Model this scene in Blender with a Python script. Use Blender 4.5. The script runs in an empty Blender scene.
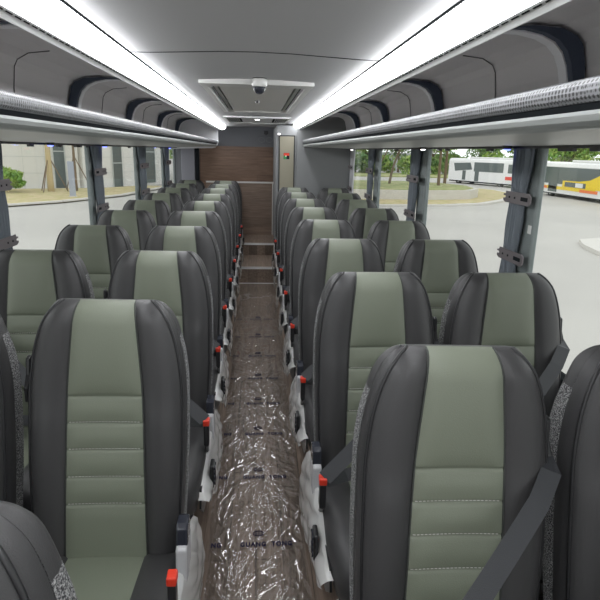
import bpy, bmesh, math, random
import numpy as np
from mathutils import Vector, Matrix
random.seed(7); rng = np.random.default_rng(7)
SC = bpy.context.scene
COL = SC.collection
H = 1.53                      # eye height over the aisle floor

# ------------------------------------------------------------------ materials
def new_mat(name):
    m = bpy.data.materials.new(name); m.use_nodes = True
    nt = m.node_tree
    return m, nt, nt.nodes['Principled BSDF']

def mat(name, col, rough=.5, metal=0., bump=None, var=None, spec=.5, coat=0.):
    """bump=(scale, strength, distance); var=(scale, second colour, low, high) noise mix of two colours of the thing itself"""
    m, nt, p = new_mat(name)
    p.inputs['Base Color'].default_value = (*col, 1)
    p.inputs['Roughness'].default_value = rough
    p.inputs['Metallic'].default_value = metal
    p.inputs['Specular IOR Level'].default_value = spec
    p.inputs['Coat Weight'].default_value = coat
    tc = nt.nodes.new('ShaderNodeTexCoord')
    if bump:
        n = nt.nodes.new('ShaderNodeTexNoise'); n.inputs['Scale'].default_value = bump[0]; n.inputs['Detail'].default_value = 3
        b = nt.nodes.new('ShaderNodeBump'); b.inputs['Strength'].default_value = bump[1]; b.inputs['Distance'].default_value = bump[2]
        nt.links.new(tc.outputs['Object'], n.inputs['Vector']); nt.links.new(n.outputs['Fac'], b.inputs['Height'])
        nt.links.new(b.outputs['Normal'], p.inputs['Normal'])
    if var:
        n = nt.nodes.new('ShaderNodeTexNoise'); n.inputs['Scale'].default_value = var[0]; n.inputs['Detail'].default_value = 4
        r = nt.nodes.new('ShaderNodeMapRange'); r.inputs['From Min'].default_value = var[2]; r.inputs['From Max'].default_value = var[3]
        x = nt.nodes.new('ShaderNodeMix'); x.data_type = 'RGBA'
        x.inputs['A'].default_value = (*col, 1); x.inputs['B'].default_value = (*var[1], 1)
        nt.links.new(tc.outputs['Object'], n.inputs['Vector']); nt.links.new(n.outputs['Fac'], r.inputs['Value'])
        nt.links.new(r.outputs['Result'], x.inputs['Factor']); nt.links.new(x.outputs['Result'], p.inputs['Base Color'])
    return m

def emit(name, col, s):
    m, nt, p = new_mat(name)
    p.inputs['Base Color'].default_value = (*col, 1)
    p.inputs['Emission Color'].default_value = (*col, 1); p.inputs['Emission Strength'].default_value = s
    return m

def wood(name, c1, c2, axis, plank, rough=.4):
    m, nt, p = new_mat(name); L = nt.links.new
    tc = nt.nodes.new('ShaderNodeTexCoord'); mp = nt.nodes.new('ShaderNodeMapping')
    sc = [30, 30, 30]; sc[axis] = 2.0
    mp.inputs['Scale'].default_value = sc
    n = nt.nodes.new('ShaderNodeTexNoise'); n.inputs['Scale'].default_value = 1.6; n.inputs['Detail'].default_value = 6; n.inputs['Distortion'].default_value = 1.2
    cr = nt.nodes.new('ShaderNodeValToRGB'); cr.color_ramp.elements[0].color = (*c1, 1); cr.color_ramp.elements[1].color = (*c2, 1)
    cr.color_ramp.elements[0].position = .3; cr.color_ramp.elements[1].position = .7
    L(tc.outputs['Object'], mp.inputs['Vector']); L(mp.outputs['Vector'], n.inputs['Vector']); L(n.outputs['Fac'], cr.inputs['Fac'])
    # planks with slightly different tone
    m2 = nt.nodes.new('ShaderNodeMapping')
    m2.inputs['Rotation'].default_value = plank[0]
    L(tc.outputs['Object'], m2.inputs['Vector'])
    br = nt.nodes.new('ShaderNodeTexBrick'); br.inputs['Scale'].default_value = 1; br.inputs['Brick Width'].default_value = plank[1]; br.inputs['Row Height'].default_value = plank[2]
    br.inputs['Mortar Size'].default_value = .0016; br.inputs['Color1'].default_value = (1, 1, 1, 1); br.inputs['Color2'].default_value = (.78, .78, .78, 1); br.inputs['Mortar'].default_value = (.5, .5, .5, 1)
    L(m2.outputs['Vector'], br.inputs['Vector'])
    x = nt.nodes.new('ShaderNodeMix'); x.data_type = 'RGBA'; x.blend_type = 'MULTIPLY'; x.inputs['Factor'].default_value = 1
    L(cr.outputs['Color'], x.inputs['A']); L(br.outputs['Color'], x.inputs['B']); L(x.outputs['Result'], p.inputs['Base Color'])
    p.inputs['Roughness'].default_value = rough
    return m

def schlick(nt, f0, f1=1.):
    lw = nt.nodes.new('ShaderNodeLayerWeight'); lw.inputs['Blend'].default_value = .5
    pw = nt.nodes.new('ShaderNodeMath'); pw.operation = 'POWER'; pw.inputs[1].default_value = 5
    mr = nt.nodes.new('ShaderNodeMapRange'); mr.inputs['To Min'].default_value = f0; mr.inputs['To Max'].default_value = f1
    nt.links.new(lw.outputs['Facing'], pw.inputs[0]); nt.links.new(pw.outputs[0], mr.inputs['Value'])
    return mr.outputs['Result']

def film(name, opacity, col, rough, ior=1.5, f0=.09):
    """clear or milky plastic: see-through mixed with milky diffuse, plus a fresnel gloss"""
    m = bpy.data.materials.new(name); m.use_nodes = True; nt = m.node_tree; nt.nodes.clear(); L = nt.links.new
    out = nt.nodes.new('ShaderNodeOutputMaterial'); tr = nt.nodes.new('ShaderNodeBsdfTransparent'); df = nt.nodes.new('ShaderNodeBsdfDiffuse'); tl = nt.nodes.new('ShaderNodeBsdfTranslucent')
    gl = nt.nodes.new('ShaderNodeBsdfGlossy')
    m0 = nt.nodes.new('ShaderNodeMixShader'); m1 = nt.nodes.new('ShaderNodeMixShader'); m2 = nt.nodes.new('ShaderNodeMixShader')
    df.inputs['Color'].default_value = (*col, 1); tl.inputs['Color'].default_value = (*col, 1); gl.inputs['Roughness'].default_value = rough
    m0.inputs[0].default_value = .3; L(df.outputs[0], m0.inputs[1]); L(tl.outputs[0], m0.inputs[2])
    m1.inputs[0].default_value = opacity; L(tr.outputs[0], m1.inputs[1]); L(m0.outputs[0], m1.inputs[2])
    L(schlick(nt, f0, .9), m2.inputs[0]); L(m1.outputs[0], m2.inputs[1]); L(gl.outputs[0], m2.inputs[2]); L(m2.outputs[0], out.inputs[0])
    return m

M = {}
M['leather'] = mat('charcoal_leather', (.050, .049, .051), .44, bump=(420, .25, .002), spec=.5)
M['sage'] = mat('sage_leather', (.192, .212, .163), .45, bump=(380, .25, .002), spec=.45)
M['piping'] = mat('black_piping', (.02, .02, .022), .35)
M['seam'] = mat('seam_thread', (.045, .05, .045), .6)
M['carpet'] = mat('grey_speckled_carpet', (.06, .06, .065), .95, bump=(500, .8, .004), var=(330, (.48, .48, .48), .42, .64), spec=.1)
M['belt'] = mat('black_webbing', (.035, .037, .042), .55, bump=(600, .3, .002))
M['blackp'] = mat('black_plastic', (.018, .018, .02), .3)
M['cap'] = mat('glossy_dark_plastic', (.03, .033, .045), .12)
M['red'] = mat('red_plastic', (.75, .045, .02), .35)
M['steel'] = mat('dark_steel', (.10, .10, .11), .4, .7)
M['milky'] = film('milky_plastic_film', .82, (.92, .92, .91), .16)
M['armwrap'] = mat('pale_wrapped_plastic', (.50, .50, .52), .25)
M['clear'] = film('clear_floor_film', .05, (.8, .8, .8), .055, 1.5, .135)
M['ink'] = mat('violet_ink', (.012, .008, .05), .5)
M['floor'] = wood('greyed_wood_floor', (.155, .110, .082), (.31, .235, .185), 1, ((0, 0, math.pi/2), 1.2, .105), .42)
M['under'] = mat('dark_rubber_floor', (.06, .055, .052), .7)
M['woodwall'] = wood('brown_wood_wall', (.14, .078, .048), (.27, .165, .112), 0, ((math.pi/2, 0, 0), 4., .13), .45)
M['woodpale'] = wood('taupe_wood_panel', (.19, .130, .095), (.31, .225, .172), 0, ((math.pi/2, 0, 0), 4., .12), .45)
M['ceil'] = mat('grey_ceiling_panel', (.52, .52, .53), .55, bump=(60, .05, .002))
M['liner'] = mat('grey_felt_liner', (.70, .68, .69), .9, bump=(300, .2, .002), spec=.2)
M['trimlt'] = mat('pale_grey_trim', (.80, .81, .81), .4)
M['alu'] = mat('brushed_aluminium', (.40, .42, .42), .35, .5)
M['under_rack'] = mat('satin_grey_underside', (.58, .58, .56), .38)
M['groove'] = mat('dark_groove', (.018, .021, .024), .9, spec=.1)
M['ribdark'] = mat('seam_grey', (.16, .16, .165), .9)
M['navy'] = mat('navy_rib_cover', (.05, .065, .10), .6)
M['ribgrey'] = mat('grey_rib_edge', (.85, .85, .88), .45)
M['wall'] = mat('cool_grey_wall', (.22, .225, .23), .6, bump=(200, .1, .001))
M['walldark'] = mat('dark_grey_wall', (.15, .155, .17), .7)
M['greypanel'] = mat('violet_grey_panel', (.30, .30, .34), .6)
M['beige'] = mat('beige_door', (.27, .25, .19), .5)
M['white'] = mat('white_paint', (.75, .75, .73), .4)
M['offwhite'] = mat('offwhite_hatch', (.68, .67, .64), .45)
M['pillar'] = mat('grey_green_pillar', (.22, .25, .25), .5)
M['curtain'] = mat('slate_blue_curtain', (.19, .215, .245), .85, bump=(200, .3, .002))
M['curtainlt'] = mat('pale_curtain', (.5, .5, .52), .85, bump=(200, .3, .002))
M['tie'] = mat('grey_strap', (.17, .15, .16), .4)
M['led'] = emit('light_strip_diffuser', (.97, .985, 1.0), 15.0)
M['blueled'] = emit('blue_spot', (.12, .16, 1.0), 5.0)
M['whiteled'] = emit('white_spot', (1, 1, 1), 8.0)
M['green'] = mat('green_sticker', (.02, .25, .07), .5)
M['glass'] = None

def glass_mat():
    m = bpy.data.materials.new('window_glass'); m.use_nodes = True; nt = m.node_tree; nt.nodes.clear(); L = nt.links.new
    out = nt.nodes.new('ShaderNodeOutputMaterial'); tr = nt.nodes.new('ShaderNodeBsdfTransparent'); gl = nt.nodes.new('ShaderNodeBsdfGlossy'); mx = nt.nodes.new('ShaderNodeMixShader')
    tr.inputs['Color'].default_value = (.97, .985, .975, 1); gl.inputs['Roughness'].default_value = .01
    L(schlick(nt, .02, .5), mx.inputs[0]); L(tr.outputs[0], mx.inputs[1]); L(gl.outputs[0], mx.inputs[2]); L(mx.outputs[0], out.inputs[0])
    return m
M['glass'] = glass_mat()

def mesh_mat():
    m, nt, p = new_mat('perforated_rack_mesh'); L = nt.links.new
    tc = nt.nodes.new('ShaderNodeTexCoord'); mp = nt.nodes.new('ShaderNodeMapping'); mp.inputs['Rotation'].default_value = (.0, 0, .75); mp.inputs['Scale'].default_value = (1, 1, 1)
    v = nt.nodes.new('ShaderNodeTexVoronoi'); v.inputs['Scale'].default_value = 120; v.inputs['Randomness'].default_value = .15
    cr = nt.nodes.new('ShaderNodeValToRGB'); cr.color_ramp.elements[0].position = .34; cr.color_ramp.elements[1].position = .52
    cr.color_ramp.elements[0].color = (.04, .04, .043, 1); cr.color_ramp.elements[1].color = (.25, .255, .27, 1)
    L(tc.outputs['Object'], mp.inputs['Vector']); L(mp.outputs['Vector'], v.inputs['Vector']); L(v.outputs['Distance'], cr.inputs['Fac']); L(cr.outputs['Color'], p.inputs['Base Color'])
    p.inputs['Roughness'].default_value = .45; p.inputs['Metallic'].default_value = .1
    return m
M['mesh'] = mesh_mat()

# ------------------------------------------------------------------ object helpers
def link(name, me, m=None, parent=None, smooth=False, **props):
    o = bpy.data.objects.new(name, me); COL.objects.link(o)
    if m is not None: me.materials.append(m if not isinstance(m, str) else M[m])
    if smooth:
        for p in me.polygons: p.use_smooth = True
    if parent is not None: o.parent = parent
    for k, v in props.items(): o[k] = v
    return o

def pyobj(name, verts, faces, m, parent=None, smooth=False, **props):
    me = bpy.data.meshes.new(name); me.from_pydata([tuple(map(float, v)) for v in verts], [], faces); me.update()
    return link(name, me, m, parent, smooth, **props)

class MB:
    """collects shapes into ONE mesh"""
    def __init__(s): s.v = []; s.f = []
    def add(s, v, f):
        b = len(s.v); s.v += [tuple(map(float, p)) for p in v]; s.f += [tuple(i + b for i in q) for q in f]; return s
    def box(s, x0, x1, y0, y1, z0, z1):
        v = [(x, y, z) for x in (x0, x1) for y in (y0, y1) for z in (z0, z1)]
        return s.add(v, [(0, 1, 3, 2), (4, 6, 7, 5), (0, 4, 5, 1), (2, 3, 7, 6), (0, 2, 6, 4), (1, 5, 7, 3)])
    def prism(s, poly, a0, a1, axis='y'):
        """extrude a 2-D polygon along an axis: y -> poly is (x,z); x -> (y,z); z -> (x,y)"""
        def P(u, w, a): return {'y': (u, a, w), 'x': (a, u, w), 'z': (u, w, a)}[axis]
        n = len(poly); v = [P(*p, a0) for p in poly] + [P(*p, a1) for p in poly]
        return s.add(v, [tuple(range(n))[::-1], tuple(range(n, 2*n))] + [(i, (i+1) % n, n+(i+1) % n, n+i) for i in range(n)])
    def tube(s, pts, r, n=6, cap=True):
        pts = [Vector(p) for p in pts]; rs = r if hasattr(r, '__len__') else [r]*len(pts)
        vs = []; fs = []; up = None
        for i, p in enumerate(pts):
            t = (pts[min(i+1, len(pts)-1)] - pts[max(i-1, 0)]).normalized()
            if up is None: up = Vector((0, 0, 1)) if abs(t.z) < .9 else Vector((1, 0, 0))
            a = t.cross(up).normalized(); b = a.cross(t).normalized(); up = b
            vs += [p + (a*math.cos(2*math.pi*k/n) + b*math.sin(2*math.pi*k/n))*rs[i] for k in range(n)]
        for i in range(len(pts)-1):
            fs += [(i*n+k, i*n+(k+1) % n, (i+1)*n+(k+1) % n, (i+1)*n+k) for k in range(n)]
        if cap: fs += [tuple(range(n))[::-1], tuple(range((len(pts)-1)*n, len(pts)*n))]
        return s.add(vs, fs)
    def ribbon(s, pts, nrm, w, t=.0016):
        """flat webbing along pts; nrm = face normal of the strap"""
        pts = [Vector(p) for p in pts]; nrm = Vector(nrm).normalized(); vs = []
        for i, p in enumerate(pts):
            d = (pts[min(i+1, len(pts)-1)] - pts[max(i-1, 0)]).normalized(); a = d.cross(nrm).normalized(); n2 = a.cross(d).normalized()
            vs += [p+a*w/2+n2*t/2, p-a*w/2+n2*t/2, p-a*w/2-n2*t/2, p+a*w/2-n2*t/2]
        fs = [(i*4+k, i*4+(k+1) % 4, i*4+4+(k+1) % 4, i*4+4+k) for i in range(len(pts)-1) for k in range(4)]
        fs += [(3, 2, 1, 0), tuple(range(len(vs)-4, len(vs)))]
        return s.add(vs, fs)
    def lathe(s, prof, c=(0, 0, 0), n=16):
        v = []; f = []; c = Vector(c)
        for r, z in prof: v += [c + Vector((r*math.cos(2*math.pi*k/n), r*math.sin(2*math.pi*k/n), z)) for k in range(n)]
        for i in range(len(prof)-1): f += [(i*n+k, i*n+(k+1) % n, (i+1)*n+(k+1) % n, (i+1)*n+k) for k in range(n)]
        f += [tuple(range(n))[::-1], tuple(range((len(prof)-1)*n, len(prof)*n))]
        return s.add(v, f)
    def build(s, name, m, parent=None, smooth=False, bevel=0., **props):
        o = pyobj(name, s.v, s.f, m, parent, smooth, **props)
        bm = bmesh.new(); bm.from_mesh(o.data); bmesh.ops.recalc_face_normals(bm, faces=bm.faces)
        if bevel:
            bmesh.ops.bevel(bm, geom=[e for e in bm.edges if len(e.link_faces) == 2 and e.calc_face_angle(0) > .6], offset=bevel, segments=2, affect='EDGES', profile=.5)
        bm.to_mesh(o.data); bm.free()
        if smooth and bevel:
            for p in o.data.polygons: p.use_smooth = True
        return o

def grid_faces(nr, nc, closed=False):
    f = []
    for i in range(nr-1):
        for j in range(nc if closed else nc-1):
            f.append((i*nc+j, i*nc+(j+1) % nc, (i+1)*nc+(j+1) % nc, (i+1)*nc+j))
    return f

def empty(name, loc, label=None, cat=None, group=None):
    o = bpy.data.objects.new(name, None); COL.objects.link(o); o.location = loc; o.empty_display_size = .1
    if label: o['label'] = label; o['category'] = cat
    if group: o['group'] = group
    return o

def tag(o, label, cat, group=None, kind=None):
    o['label'] = label; o['category'] = cat
    if group: o['group'] = group
    if kind: o['kind'] = kind
    return o

def struct(o, label=None, cat=None):
    o['kind'] = 'structure'
    if label: o['label'] = label
    if cat: o['category'] = cat
    return o

def sm(x, xs, ys):
    xs = np.array(xs, float); ys = np.array(ys, float)
    # monotone smooth interpolation (cubic hermite with finite slopes)
    d = np.diff(ys)/np.diff(xs); mm = np.zeros(len(xs)); mm[1:-1] = np.where(d[:-1]*d[1:] > 0, 2*d[:-1]*d[1:]/(d[:-1]+d[1:]+1e-12), 0); mm[0] = d[0]; mm[-1] = d[-1]
    i = np.clip(np.searchsorted(xs, x)-1, 0, len(xs)-2); h = xs[i+1]-xs[i]; t = np.clip((x-xs[i])/h, 0, 1)
    return (2*t**3-3*t**2+1)*ys[i]+(t**3-2*t**2+t)*h*mm[i]+(-2*t**3+3*t**2)*ys[i+1]+(t**3-t**2)*h*mm[i+1]

# ------------------------------------------------------------------ the coach seat
# local frame: x across, y towards the rear of the coach, z up; y=0 is the front face of the backrest at its top
Z0 = .407                     # hinge height of the backrest
BH = .712                     # backrest height
HEAD = BH - .252              # headrest seam
GROOVES = [HEAD, .386, .312, .235, .158]
def Wd(h): return sm(h, [0, .12, .3, .45, .55, .60, .64, .67, .69, .702, BH], [.204, .210, .215, .214, .205, .195, .183, .169, .154, .142, .126])
def Pd(h): return sm(h, [0, .2, HEAD, .6, .68, BH], [.113, .108, .101, .090, .082, .076])
def lean(h): return sm(h, [0, .2, .45, BH], [-.118, -.088, -.040, .0])

def back_rows():
    rows = []
    hs = list(np.linspace(-.03, .655, 62)) + [g+d for g in GROOVES for d in (-.012, -.006, -.003, 0, .003, .006, .012)]
    hs = sorted(h for h in hs if -.04 <= h <= .655)
    for h in hs: rows.append((h, 1.))
    for th in np.linspace(0, math.pi/2, 12)[1:]: rows.append((.655+(BH-.655)*math.sin(th), max(math.cos(th), .0)))
    return rows

def surf(h, k, part, u):
    """point of the backrest; part: c centre (u -1..1), b bolster (u 0..1, right), s side strip, r rear"""
    W = Wd(h); P = Pd(h); FL = .009; WB = W-FL
    ym = .055; tp = sm(h, [0, .3, .5, .62, BH], [.85, 1, .96, .78, .70])
    hd = sm(h, [0, .38, HEAD, .6, BH], [.018, .020, .014, .012, .008])     # bolster depth
    if part == 'c':
        x = P*u; y = .004*(1-u*u)
        g = min(abs(h-q) for q in GROOVES)
        y += .0045*math.exp(-(g/.0035)**2)*(1 if u*u < .98 else .5)
        y -= .006*min(1, g/.03)*(1-u**4)
        if h > HEAD+.01: y -= .010*math.sin(math.pi*min(1, (h-HEAD)/(BH-HEAD)))*(1-u**4)
        y += .003*max(0, abs(u)-.9)/.1
    elif part == 'b':
        x = P+(WB-P)*(1-(1-u)**1.25); y = .004-hd*math.sin(math.pi*min(1, u**.8*.92))**.9 + .022*u**3.2
        if u < .08: y += .002
    elif part == 's':
        x = WB+FL*u**.7+.003*math.sin(math.pi*u); y = .026+.050*u*tp
    else:
        # rear carpet shell, u 0..1 from side to centre
        x = (W+.0005+.007*math.sin(math.pi*min(1, u*2.2)))*math.cos(u*math.pi/2)**.35 if u < 1 else 0.
        y0 = .026+.050*tp; y = y0+(.162*tp-y0)*math.sin(min(1, u*1.6)*math.pi/2)
    y = ym+(y-ym)*k
    return x, y+lean(h), Z0+h

def strip(part, us, rows, mirror=1):
    v = []
    for h, k in rows:
        for u in us:
            x, y, z = surf(h, k, part, u); v.append((x*mirror, y, z))
    return v, grid_faces(len(rows), len(us))

def seat_meshes():
    rows = back_rows(); D = {}
    mb = MB(); mb.add(*strip('c', np.linspace(-1, 1, 15), rows)); D['centre_panel'] = mb
    mb = MB()
    for s in (-1, 1):
        mb.add(*strip('b', np.linspace(0, 1, 14), rows, s)); mb.add(*strip('s', np.linspace(0, 1, 4), rows, s))
        mb.add(*strip('r', np.linspace(0, 1, 10), [r for r in rows if r[0] >= .60], s))
    D['bolster'] = mb
    mb = MB()
    for s in (-1, 1): mb.add(*strip('r', np.linspace(0, 1, 10), [r for r in rows if r[0] <= .612], s))
    D['rear_shell'] = mb
    return D

def tubes_on(part, u, r, off=0, rows=None):
    rows = rows or back_rows()[::2]
    mb = MB()
    for s in (-1, 1):
        pts = []
        for h, k in rows:
            x, y, z = surf(h, k, part, u); pts.append((s*(x+off), y-off*.5, z))
        mb.tube(pts, r, 6)
    return mb

def cushion_parts():
    ys = np.array([-.655, -.652, -.642, -.622, -.59, -.5, -.4, -.3, -.2, -.12, -.075]); 
    def sec(y, u):      # u: 0..1 loop over the top from left side bottom to right side bottom
        k = sm(y, [-.655, -.64, -.6, -.5, -.075], [.45, .72, .95, 1., 1.])
        w = .214*(.86+.14*k) if y < -.5 else .214
        w = sm(y, [-.655, -.64, -.6, -.5, -.075], [.165, .19, .206, .214, .212])
        top = sm(y, [-.655, -.64, -.60, -.5, -.3, -.075], [.415, .440, .462, .462, .438, .408]); bot = sm(y, [-.655, -.6, -.4, -.075], [.375, .325, .320, .320])
        return w, top, bot
    top_v = []; side_v = []; bot_v = []
    us = np.linspace(-1, 1, 13)
    P = .105
    for y in ys:
        w, t, b = sec(y, 0)
        for u in us: top_v.append((P*u, y, t-.003+.004*(1-u**4)-.0035*math.exp(-((y+.28)/.006)**2)))
    D = {}
    mb = MB(); mb.add(top_v, grid_faces(len(ys), len(us))); D['cushion_panel'] = mb
    mb = MB()
    for s in (-1, 1):
        v = []
        for y in ys:
            w, t, b = sec(y, 0); h = t-b
            prof = [(P, t-.003)] + [(P+(w-P)*q, t+.012*math.sin(math.pi*q**.9)-.0*q) for q in (.1, .25, .45, .65, .8)] + [(w-.006, t-.008), (w, t-.028), (w+.004, (t+b)/2), (w-.004, b+.015), (w-.02, b), (0, b)]
            v += [(s*a, y, c) for a, c in prof]
        mb.add(v, grid_faces(len(ys), 12))
    # front end and back end caps
    for y in (ys[0], ys[-1]):
        w, t, b = sec(y, 0)
        mb.prism([(-w, b), (w, b), (w, t-.028), (w-.01, t-.004), (P, t-.003), (-P, t-.003), (-w+.01, t-.004), (-w, t-.028)], y-.002, y+.002, 'y')
    D['cushion'] = mb
    return D

FILMN = 0
def film_mesh(sg, seed):
    """crumpled milky film hung round the seat's aisle side: shield shape, deep behind and rising forwards"""
    r = np.random.default_rng(seed); ny, nz = 46, 26; v = []
    ph = r.uniform(0, 6.28, 12); fr = r.uniform(14, 60, (12, 2)); am = r.uniform(.2, 1, 12)/fr.mean(axis=1)*14
    for i in range(ny):
        t = i/(ny-1); y = -.60+t*.74
        bot = sm(t, [0, .12, .3, .55, .8, 1], [.365, .325, .255, .170, .125, .110]) + .010*math.sin(9*t+ph[0])+.008*math.sin(23*t+ph[1])
        top = sm(t, [0, .3, .55, .62, .72, 1], [.395, .405, .43, .445, .43, .36]) + .006*math.sin(17*t+ph[2])
        for j in range(nz):
            q = j/(nz-1); z = top+(bot-top)*q
            d = sum(am[k]*math.sin(fr[k, 0]*y+fr[k, 1]*z*1.3+ph[k]) for k in range(12))*.0042
            bul = .012*math.sin(math.pi*q)+.022*q
            v.append((sg*(.222+bul+abs(d)*1.2-(.012 if j == 0 else 0)), y+d*.4, z))
    return v, grid_faces(ny, nz)

def make_seat(sg, aisle, belt, seed=1):
    """sg = +1 when the aisle lies on the +x side of this seat"""
    root = empty('passenger_chair', (0, 0, 0))
    D = seat_meshes(); C = cushion_parts()
    b = D['bolster'].build('backrest', 'leather', root, True)
    D['centre_panel'].build('backrest_panel', 'sage', root, True, label='sage green centre panel')
    D['rear_shell'].build('rear_shell', 'carpet', root, True, label='grey speckled carpet rear shell')
    tubes_on('b', 1.0, .0046, .001).build('piping', 'piping', b, True)
    tubes_on('c', 1.0, .0024, .0).build('seam', 'seam', b, True)
    mb = MB()
    for g in GROOVES[1:]:
        for k in range(22):     # stitched thread of the cross seams
            u = -0.93+k*1.86/22
            p0 = surf(g+.004, 1., 'c', u); p1 = surf(g+.004, 1., 'c', u+.055)
            mb.tube([(p0[0], p0[1]-.0006, p0[2]), (p1[0], p1[1]-.0006, p1[2])], .0008, 4)
    mb.build('stitching', M['offwhite'], b)
    C['cushion'].build('cushion', 'leather', root, True)
    C['cushion_panel'].build('cushion_panel', 'sage', root, True, label='sage green cushion panel')
    f = MB(); f.box(-.19, .19, -.56, -.06, .285, .335); f.box(-.205, .205, -.10, .02, .30, .40)
    fr = f.build('seat_frame', 'steel', root, bevel=.004)
    for y in (-.46, -.12):
        l = MB(); l.prism([(-.15, .285), (.15, .285), (.05, .02), (.13, .0), (-.13, 0), (-.05, .02)][:2]+[(.06, .02), (.14, .012), (.14, 0), (-.14, 0), (-.14, .012), (-.06, .02)], y-.02, y+.02, 'y')
        l.build('pedestal_leg', 'steel', root)
    # buckle at the aisle side of the cushion
    bx = sg*.222
    k = MB(); k.box(bx-.010, bx+.010, -.378, -.346, .465, .547)
    bk = k.build('belt_buckle', 'blackp', root, bevel=.003)
    k = MB(); k.box(bx-.012, bx+.012, -.380, -.345, .545, .568)
    k.build('buckle_button', 'red', bk, bevel=.004, label='red release button')
    k = MB(); k.tube([(bx, -.36, .46), (bx*.98, -.30, .40), (bx*.97, -.2, .36)], .008, 6); k.build('buckle_stalk', 'blackp', bk)
    # straps
    h = .44
    a = Vector((-sg*.192, lean(h)-.014, Z0+h)); e = Vector((bx-sg*.004, -.372, .568))
    gx = -sg*.2235
    m = MB(); m.prism([(.00, Z0+.425), (.035, Z0+.43), (.055, Z0+.47), (.06, Z0+.535), (.045, Z0+.55), (.03, Z0+.545), (.022, Z0+.50), (.0, Z0+.47)], gx-.006, gx+.006, 'x')
    m.build('belt_guide', 'blackp', root, bevel=.003)
    lap = belt
    if belt:
        pts = [Vector((-sg*.210, lean(h)+.06, Z0+h+.035)), Vector((-sg*.206, lean(h)+.0, Z0+h+.018))]
        for t in np.linspace(.08, 1, 9): q = a.lerp(e, t); q.z -= .018*math.sin(math.pi*t); q.y -= .012*(1-t); pts.append(q)
        MB().ribbon(pts, (0, -.75, .65), .046).build('shoulder_belt', 'belt', root)
    pts = [e+Vector((0, .004, -.012)), Vector((bx*.6, -.27, .512)), Vector((0, -.2, .488)), Vector((-bx*.6, -.17, .474)), Vector((-bx*.97, -.13, .44))]
    if lap: MB().ribbon(pts, (0, -.6, .8), .044).build('lap_belt', 'belt', root)
    # slotted hinge plate on the window side
    m = MB(); m.box(-sg*.222-.006, -sg*.222+.006, -.15, -.06, .36, .50); m.build('hinge_plate', 'steel', root, bevel=.003)
    if aisle:
        x = sg*.219
        m = MB(); m.prism([(-.205, .36), (-.10, .36), (-.095, .49), (-.105, .497), (-.185, .497), (-.195, .49)], x-.015, x+.015, 'x')
        ar = m.build('armrest', 'armwrap', root, bevel=.006, smooth=False, label='pale film-wrapped armrest stub')
        m = MB(); m.prism([(-.180, .49), (-.112, .49), (-.108, .540), (-.118, .552), (-.160, .552), (-.175, .542)], x-.016, x+.016, 'x')
        m.build('armrest_cap', 'cap', ar, bevel=.006, label='glossy dark cap')
        m = MB(); m.prism([(-.58, .34), (-.50, .27), (-.2, .20), (.04, .18), (.08, .30), (-.04, .37), (-.3, .39), (-.56, .40)], sg*.214, sg*.221, 'x')
        m.build('side_panel', 'blackp', root)
        v, fc = film_mesh(sg, seed)
        fo = pyobj('plastic_film', v, fc, 'milky', root, True, label='crumpled milky protective film')
        m = MB(); m.box(sg*.247-.008, sg*.247+.008, -.455, -.395, .335, .425)
        hd = m.build('recline_handle', 'blackp', root, bevel=.006)
        m = MB()
        for q in range(4): m.box(sg*.256-.003, sg*.256+.003, -.445, -.405, .345+q*.02, .355+q*.02)
        m.build('handle_grip', 'cap', hd)
    return root

def copy_tree(o, parent=None):
    c = o.copy(); COL.objects.link(c); c.parent = parent
    for ch in list(o.children): copy_tree(ch, c)
    return c

PITCH = .77; YR = 1.114; YL = 1.505; XA = .425; XW = .903
ordn = ['', 'first', 'second', 'third', 'fourth', 'fifth', 'sixth', 'seventh', 'eighth', 'ninth', 'tenth']
protos = {}
def put_seat(key, x, y, label, group, belt=True, tilt=0.):
    sg, aisle = key
    k = (sg, aisle, belt)
    if k not in protos:
        protos[k] = o = make_seat(sg, aisle, belt, 3+len(protos))
    else:
        o = copy_tree(protos[k])
    o.location = (x, y-.045, 0); o['label'] = label; o['category'] = 'seat'; o['group'] = group
    o.rotation_euler.y = math.radians(tilt)
    return o
# left of the aisle
put_seat((1, True), -XA-.014, .570, 'charcoal leather aisle seat cut off by the bottom left corner of the photo', 'seats left of the aisle')
for n in range(1, 10):
    y = YL+PITCH*(n-1)
    nm = {1: 'large sage and charcoal aisle seat left of the aisle, nearest in full view', 9: 'rearmost sage and charcoal aisle seat by the low wood partition'}.get(n, f'sage and charcoal aisle seat left of the aisle, {ordn[n-1]} behind the large near one')
    put_seat((1, True), -XA+{2: .016, 3: .010}.get(n, 0), y, nm, 'seats left of the aisle', n != 1, {1: .8, 2: .4}.get(n, 0))
    nm = {1: 'charcoal window seat cut off by the left edge beside the large aisle seat', 9: 'rearmost charcoal window seat on the left side, by the violet grey panel'}.get(n, f'sage and charcoal window seat on the left side, {ordn[n-1]} behind the edge-cropped one')
    put_seat((1, False), -XW+(.018 if n in (3, 4) else .005), y, nm, 'seats left of the aisle')
for n in range(1, 9):
    y = YR+PITCH*(n-1)
    nm = {1: 'largest sage and charcoal aisle seat, right of the aisle, diagonal belt', 8: 'rearmost sage and charcoal aisle seat in front of the beige door'}.get(n, f'sage and charcoal aisle seat right of the aisle, {ordn[n-1]} behind the largest one')
    put_seat((-1, True), XA+(.002 if n == 1 else .003), y, nm, 'seats right of the aisle', True, 1.2 if n == 1 else 0)
    nm = {1: 'charcoal window seat cut off by the right edge beside the largest seat', 8: 'rearmost sage and charcoal window seat on the right side, against the grey wall'}.get(n, f'sage and charcoal window seat on the right side, {ordn[n-1]} behind the edge-cropped one')
    put_seat((-1, False), XW+(.018 if n == 1 else 0), y, nm, 'seats right of the aisle')

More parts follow.
